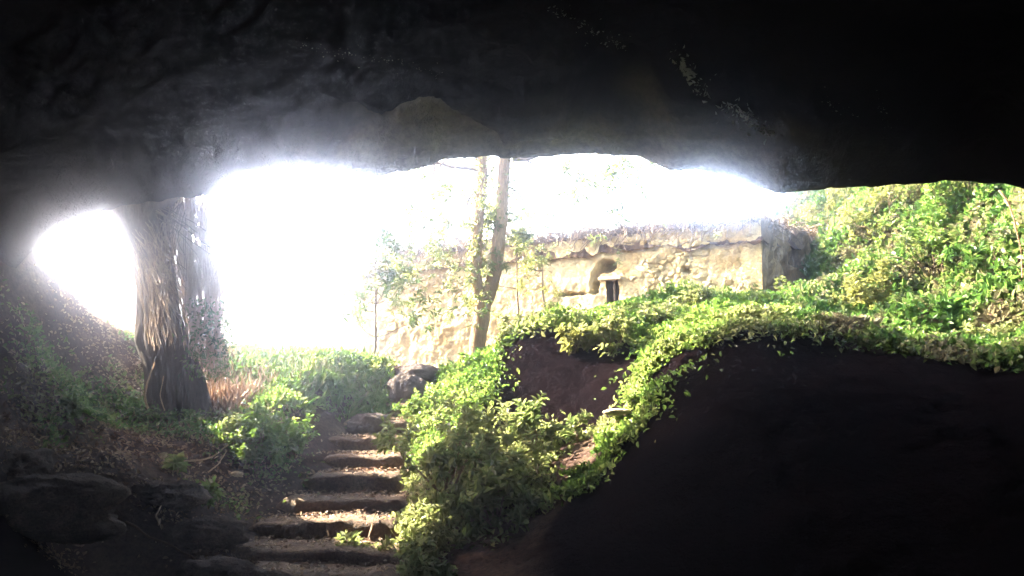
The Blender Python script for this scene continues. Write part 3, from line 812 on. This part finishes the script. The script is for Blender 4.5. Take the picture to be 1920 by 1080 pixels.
for i in range(16):        # loose strands splayed towards the lip
    vine(rng.uniform(230, 300), 372, rng.uniform(290, 400), rng.uniform(420, 500), 10.4, 10.0, rng.uniform(0.005, 0.010), 0.05)
tag(tb.build('wrapping_roots', M['twig'], vt), kind='stuff')
n = 900
t = rng.random(n); pxs = 350 + t * 80 + rng.normal(size=n) * 10; pys = 560 + rng.random(n) * 150
pos = np.array([W(a, b, 10.3 + c) for a, b, c in zip(pxs, pys, rng.uniform(-0.25, 0.3, n))])
leaves_mesh('vine_leaves', pos, rdir(n, -0.6), rdir(n, 0.8), rng.uniform(0.03, 0.08, n), rng.uniform(0.02, 0.045, n), M['ivy'], vt)

# ------------------------------------------------------------------ shrubs one can point at
shrub(830, 930, 8.7, 0.9, 'broad pale leafy shrub crowding the right edge of the middle steps', stems=7, depth=2, spread=0.9, per=7)
shrub(900, 900, 9.3, 0.62, 'rounded leafy shrub behind the broad one, below the dark earth hollow', stems=6, spread=0.9)
shrub(1000, 860, 9.7, 0.60, 'shrub with upright shoots against the dark earth hollow', stems=6, spread=0.7)
shrub(930, 1000, 7.9, 0.62, 'low spreading shrub in the dark right of the lower steps', stems=7, spread=0.9)
shrub(800, 1075, 7.0, 0.40, 'small leafy plant at the bottom edge right of the lowest step', stems=6, spread=0.9, L=0.07)
shrub(685, 1035, 7.9, 0.40, 'bright rosette leaved plant growing over the edge of the second step', stems=4, spread=1.0, L=0.13, Wd=0.05, depth=1)
shrub(1020, 925, 8.6, 0.62, 'arching leafy sprig beside the mossy crest', stems=3, spread=0.8, depth=1, L=0.1, lean=(-0.3, 0, 0))
shrub(1085, 800, 9.6, 0.45, 'tiny sprig with pale leaves below the mossy crest', stems=3, spread=0.5, depth=1)
shrub(1075, 655, 11.5, 0.55, 'pale glossy leaved plant at the lip above the earth hollow', stems=5, spread=0.6, L=0.12, Wd=0.06, depth=1, mat='paleleaf')
shrub(1150, 650, 11.3, 0.60, 'clump of yellow green leaves right of the glossy plant above the hollow', stems=6, spread=0.8, L=0.1, Wd=0.05)
shrub(470, 850, 9.6, 0.60, 'dense bright green bush left of the middle steps', stems=12, spread=0.9, mat='brightleaf', L=0.07, Wd=0.045)
shrub(540, 820, 10.0, 0.50, 'bright green bush nearest the upper steps on their left', stems=10, spread=1.0, mat='brightleaf', L=0.065, Wd=0.042)
shrub(375, 925, 8.3, 0.28, 'small bright green plant on the earth lip left of the dark recess', stems=6, spread=1.0, mat='brightleaf', depth=1)
shrub(330, 900, 8.6, 0.25, 'tiny green seedling beside the vine covered trunk', stems=4, spread=1.0, mat='brightleaf', depth=1)
shrub(130, 800, 8.6, 0.28, 'small green plant on the litter slope at far left', stems=5, spread=0.9, mat='brightleaf', depth=1)
shrub(800, 770, 11.6, 0.50, 'green bush right of the upper steps', stems=11, spread=1.0, mat='brightleaf', L=0.07, Wd=0.045)
shrub(880, 720, 12.3, 0.45, 'green bush at the foot of the forked tree', stems=10, spread=1.0, mat='brightleaf', L=0.07, Wd=0.045)
shrub(1700, 600, 12.2, 0.9, 'twiggy shrub rising in front of the ivy slope at right', stems=6, spread=0.6, mat='ivy', L=0.07)

# ------------------------------------------------------------------ ground cover (nobody could count it)
def inpoly(x, y, poly):
    poly = np.asarray(poly)
    r_ = np.zeros(len(x), bool)
    j = len(poly) - 1
    for i in range(len(poly)):
        xi, yi, xj, yj = *poly[i], *poly[j]
        c = ((yi > y) != (yj > y)) & (x < (xj - xi) * (y - yi) / (yj - yi + 1e-12) + xi)
        r_ ^= c
        j = i
    return r_
def sample(poly, n):
    poly = np.asarray(poly, float)
    lo, hi = poly.min(0), poly.max(0)
    out = np.empty((0, 2))
    while len(out) < n:
        c = rng.uniform(lo, hi, (n * 2, 2))
        out = np.concatenate([out, c[inpoly(c[:, 0], c[:, 1], poly)]])
    return out[:n]
def cover(name, poly, n, L, lift, mat, label, cat, clump=1.2, thresh=-1.0, aspect=0.62, normal_lift=True, stand=0.6, jit=0.22):
    xy = sample(poly, n)
    xy = xy + rng.normal(size=(n, 2)) * jit * (rng.random((n, 1)) ** 2)
    cl = fbm(xy[:, 0], xy[:, 1], 2.0 + len(name), clump, 3)
    m_ = cl > thresh + rng.uniform(-0.15, 0.15, n)
    xy, cl = xy[m_], cl[m_]; n = len(xy)
    e = 0.06
    z = ground_z(xy[:, 0], xy[:, 1])
    zx = (ground_z(xy[:, 0] + e, xy[:, 1]) - z) / e; zy = (ground_z(xy[:, 0], xy[:, 1] + e) - z) / e
    nrm = unit(np.stack([-zx, -zy, np.ones(n)], -1))
    h = rng.uniform(0, 1, n) ** 0.7 * lift * np.clip(0.45 + 1.1 * cl, 0.12, 1.5)
    p = np.stack([xy[:, 0], xy[:, 1], z], -1) + nrm * h[:, None]
    d = unit(rdir(n) + nrm * stand)
    up = unit(nrm + rdir(n) * 0.6)
    Ls = L * rng.uniform(0.5, 1.3, n)
    o = leaves_mesh(name, p, d, up, Ls, Ls * aspect, M[mat])
    return tag(o, label, cat, kind='stuff')
def poly_px(pts):
    return [W(a, b, c)[:2] for a, b, c in pts]

# ivy slope on the right
MIX = 1
IVY = poly_px([(1480, 610, 11.2), (1560, 650, 9.9), (1920, 690, 8.9), (2020, 600, 10.0), (2050, 400, 12.5), (1900, 300, 16.5), (1400, 330, 36), (1440, 430, 30), (1500, 450, 23), (1520, 480, 20), (1530, 520, 15.8), (1450, 560, 15.0), (1380, 600, 13)])
cover('ivy', IVY, 100000, 0.11, 0.55, 'ivy', 'thick ivy and creepers covering the slope at right', 'ivy', 0.9)
cover('far_ivy', [(6.6, 17.6), (8.2, 17), (13, 15), (22, 22), (22, 38), (9, 38), (5.5, 26)], 30000, 0.2, 0.5, 'ivy', 'ivy and scrub on the hillside behind the ruined building', 'ivy', 0.6)
MOUND = poly_px([(905, 695, 13.4), (925, 665, 12.3), (1000, 640, 12.0), (1100, 630, 11.9), (1180, 640, 11.6), (1230, 680, 10.2), (1300, 640, 10.1), (1400, 610, 10.1), (1480, 606, 10.0), (1560, 600, 14.5), (1400, 585, 15.0), (1200, 585, 15), (1000, 600, 15), (930, 660, 15)])
cover('creeper', MOUND, 42000, 0.085, 0.42, 'brightleaf', 'bright green creeper over the mound below the ochre wall', 'ground cover', 1.1)
CREST = poly_px([(1060, 960, 7.8), (1085, 920, 8.3), (1120, 840, 8.9), (1170, 770, 9.5), (1190, 700, 10.2), (1260, 650, 10.4), (1400, 600, 10.5), (1490, 600, 10.4), (1500, 615, 9.5), (1400, 625, 9.65), (1290, 665, 9.5), (1235, 720, 9.2), (1215, 790, 8.6), (1165, 850, 8.3), (1120, 920, 7.9)])
cover('moss', CREST, 20000, 0.065, 0.22, 'brightleaf', 'bright moss and small ferns on the crest of the near dark bank', 'moss', 1.7, -0.2, jit=0.28)
RIM = poly_px([(1500, 620, 9.9), (1700, 660, 9.0), (1930, 690, 8.3), (1960, 640, 9.6), (1700, 640, 10.3), (1500, 610, 10.8)])
cover('rim_herbs', RIM, 9000, 0.075, 0.24, 'ivy', 'dark herbs along the rim of the near bank at right', 'ground cover', 1.3, -0.35)
STRIP = poly_px([(420, 720, 12.0), (500, 790, 10.6), (600, 760, 11.6), (720, 730, 12.3), (735, 690, 13.4), (600, 680, 14.5), (430, 680, 14.0)])
cover('herb_strip', STRIP, 15000, 0.075, 0.26, 'brightleaf', 'weeds and herbs along the lit bank left of the stair top', 'ground cover', 1.3, -0.25)
UPR = poly_px([(775, 790, 11.7), (760, 740, 12.6), (840, 700, 13.4), (910, 690, 13.4), (935, 700, 12.0), (940, 775, 11.1), (850, 830, 10.4), (790, 850, 10.2)])
cover('herb_bank', UPR, 9000, 0.065, 0.28, 'brightleaf', 'herbs covering the bank between the upper steps and the earth hollow', 'ground cover', 1.3)
LOWR = poly_px([(770, 850, 10.2), (760, 1000, 8.0), (720, 1080, 7.1), (960, 1060, 7.2), (1060, 940, 8.0), (1130, 850, 8.8), (1140, 800, 9.6), (1000, 790, 10.4), (850, 820, 10.2)])
cover('undergrowth', LOWR, 15000, 0.065, 0.2, 'shrubleaf', 'patchy undergrowth between the shrubs right of the steps', 'ground cover', 1.4, -0.1)
LEFT = poly_px([(0, 860, 7.2), (150, 880, 7.8), (300, 900, 8.4), (420, 960, 8.2), (560, 850, 10.0), (560, 740, 11.8), (430, 715, 12.2), (230, 625, 12.4), (120, 600, 10.9), (20, 640, 8.8), (-60, 800, 7.4)])
cover('leaf_litter', LEFT, 7000, 0.05, 0.03, 'litter', 'dead leaves and pale chips strewn over the left slope', 'leaf litter', 1.0, -0.5, 0.6, stand=-0.1)
cover('weeds', LEFT, 20000, 0.055, 0.2, 'ivy', 'sparse weeds in patches over the left slope', 'ground cover', 1.1, 0.05)
LIPL = poly_px([(0, 870, 7.4), (0, 960, 6.4), (130, 960, 6.6), (170, 900, 7.7), (300, 950, 7.75), (370, 1000, 7.6), (420, 1060, 7.0), (440, 1000, 7.8), (320, 910, 8.1), (200, 880, 8.0)])
cover('litter_lip', LIPL, 1600, 0.045, 0.02, 'litter', 'scattered dead leaves over the dark earth at lower left', 'leaf litter', 1.3, -0.15, 0.6, stand=-0.1)
# litter on the treads
P_ = []
for k, (py, d, xl, xr) in enumerate(ST):
    a, b = W(xl, py, d), W(xr, py, d)
    dn = (ST[k + 1][1] if k + 1 < len(ST) else d + 0.7) - d
    n = 260
    x = rng.uniform(a[0] + 0.05, b[0] - 0.05, n); t = rng.random(n) * dn
    P_.append(np.stack([x, d + 0.06 + t, a[2] - 0.05 * t + 0.022 + 0.05 * fbm(x, k * 3.0, 7, 1.3, 3)], -1))
P_ = np.concatenate(P_); n = len(P_)
tag(leaves_mesh('step_litter', P_, unit(rdir(n) * (1, 1, 0.35)), rdir(n, 3.0), rng.uniform(0.02, 0.065, n), rng.uniform(0.015, 0.035, n), M['litter']), 'pale dead leaves and grit lying on the treads of the steps', 'leaf litter', kind='stuff')

# grass on the strip
def grass(name, poly, n, h, label, mat='ivy'):
    xy = sample(poly, n)
    z = ground_z(xy[:, 0], xy[:, 1])
    p = np.stack([xy[:, 0], xy[:, 1], z], -1)
    Ls = h * rng.uniform(0.4, 1.2, n)
    o = leaves_mesh(name, p, rdir(n, 2.2), rdir(n), Ls, np.full(n, 0.009), M[mat], fold=0.1, curl=0.3)
    return tag(o, label, 'grass', kind='stuff')
grass('grass', STRIP, 2200, 0.26, 'thin grass blades among the herbs left of the stair top')
grass('dry_grass', poly_px([(350, 720, 10.9), (430, 790, 10.2), (520, 740, 11.8), (430, 650, 13.2), (350, 650, 12.6)]), 1500, 0.28, 'dry straw grass round the foot of the vine covered trunk', 'litter')

for (px, py, d, h, lab) in [(960, 655, 12.4, 0.5, 'leafy plant at the left end of the green mound'), (1040, 610, 12.9, 0.45, 'leafy plant on the mound left of the dark window'), (1230, 625, 11.8, 0.5, 'leafy plant where the mound meets the near dark crest'),
        (1300, 600, 12.6, 0.5, 'leafy plant on the mound below the middle of the ochre wall'), (1400, 590, 13.0, 0.5, 'leafy plant on the mound below the corner of the ruined building'), (1500, 610, 11.9, 0.55, 'pale sprawling plant right of the building corner'),
        (1620, 640, 11.2, 0.4, 'low plant on the ledge behind the crest of the near bank'), (1850, 650, 10.4, 0.5, 'dark leafy plant at the far right end of the ledge'), (1480, 540, 15.0, 0.7, 'pale leafy sprig rising in front of the grey side wall')]:
    shrub(px, py, d, h, lab, stems=7, spread=0.9, mat='shrubleaf', L=0.095, Wd=0.055, name='leafy_plant', cat='plant', depth=1, per=8)
for (px, py, d, h, mat_, lab) in [(1610, 555, 13.3, 1.0, 'paleleaf', 'pale yellow green bush at the foot of the ivy slope beside the ruined building'), (1750, 480, 13.6, 1.2, 'brightleaf', 'bright green bush in the middle of the ivy slope'),
        (1850, 520, 12.0, 1.0, 'ivy', 'dark green bush on the ivy slope near the far right edge'), (1670, 420, 16.0, 1.5, 'paleleaf', 'pale bush high on the ivy slope just under the cave lip'), (1800, 400, 14.0, 1.2, 'brightleaf', 'bright green bush high on the ivy slope at right'),
        (1590, 450, 20.0, 1.6, 'paleleaf', 'hazy pale bush behind the end of the grey side wall')]:
    shrub(px, py, d, h, lab, name='hillside_bush', cat='bush', stems=8, spread=0.8, mat=mat_, L=0.12, Wd=0.06, depth=2, per=7)
for (px, py, d, h, lab) in [(1250, 690, 9.9, 0.22, 'fern like tuft hanging on the upper crest of the dark bank'), (1195, 760, 9.2, 0.22, 'green tuft on the crest just right of the pale stone sliver'), (1140, 830, 8.8, 0.22, 'green tuft half way down the mossy crest'), (1090, 900, 8.3, 0.2, 'lowest green tuft on the mossy crest')]:
    shrub(px, py, d, h, lab, stems=7, spread=1.2, mat='brightleaf', L=0.06, Wd=0.035, name='fern_tuft', cat='plant', depth=1, per=8)
# ------------------------------------------------------------------ sticks, roots, small stones
def stick(pts, r, label, name='fallen_stick', cat='stick', group=None, mat='vine', lying=False):
    P_ = [W(*p) for p in pts]
    if lying:
        P_ = [np.array((q[0], q[1], float(ground_z(q[0], q[1])) + r * 0.7)) for q in path(P_, 9)]
    c = P_[0]
    tb = Tubes(); tb.add(path([p - c for p in P_], 16, 0.015), np.linspace(r, r * 0.5, 16), 7, 0.1)
    o = tb.build(name, M[mat]); o.location = Vector(c.tolist())
    return tag(o, label, cat, group)
stick([(276, 765, 9.7), (272, 735, 9.7), (282, 700, 9.8), (290, 680, 9.9)], 0.014, 'pale upright stick leaning at the foot of the vine covered trunk')
stick([(308, 770, 9.7), (300, 740, 9.7), (306, 705, 9.7)], 0.008, 'thin dark stick just right of the pale upright stick')
stick([(1872, 358, 9.3), (1888, 375, 9.25), (1900, 410, 9.2), (1912, 455, 9.2), (1918, 520, 9.2)], 0.013, 'pale bare root curving down from the cave lip at far right', 'hanging_root', 'root')
stick([(300, 985, 6.9), (294, 965, 6.95), (303, 948, 7.2)], 0.010, 'short pale root poking out of the earth lip over the dark recess', 'root_stub', 'root')
stick([(390, 885, 8.6), (410, 870, 8.7), (425, 845, 8.9)], 0.008, 'thin straw lying below the dense bright green bush')
stick([(300, 850, 8.8), (380, 825, 9.2), (450, 800, 9.8)], 0.014, 'long pale stick lying across the litter below the trunk', lying=True)
stick([(240, 900, 7.6), (330, 960, 7.5), (400, 1005, 7.3)], 0.012, 'brown root running along the earth lip towards the lowest steps', 'surface_root', 'root', mat='twig', lying=True)
stick([(700, 985, 8.2), (690, 1010, 8.0), (705, 960, 8.4)], 0.008, 'thin bare stem standing by the third step')
boulder(1155, 768, 9.0, 0.14, 0.12, 0.035, 'flat pale stone sliver lying on the mossy crest', 'slab', 11)
boulder(445, 885, 8.9, 0.06, 0.05, 0.03, 'small pale stone below the dense bright green bush', 'slab', 12)
boulder(305, 850, 8.9, 0.04, 0.04, 0.03, 'white pebble on the litter right of the slope weeds', 'slab', 13)

# ------------------------------------------------------------------ haze
hz = thing  # keep name short below
v, f = box_np((-85, -45, -4), (1, 0, 0), (0, 1, 0), (0, 0, 1), (170, 160, 13.5))
m, nt, out = newmat('haze_air')
pv = nd(nt, 'ShaderNodeVolumePrincipled')
pv.inputs['Color'].default_value = (0.68, 0.70, 1.0, 1)
pv.inputs['Density'].default_value = 0.023
pv.inputs['Anisotropy'].default_value = 0.981
nt.links.new(pv.outputs[0], out.inputs['Volume'])
hzo = mesh_np('haze', v, f, m, None, False)
tag(hzo, kind='stuff')
hzo['label'] = 'pale haze hanging in the air of the cave mouth'
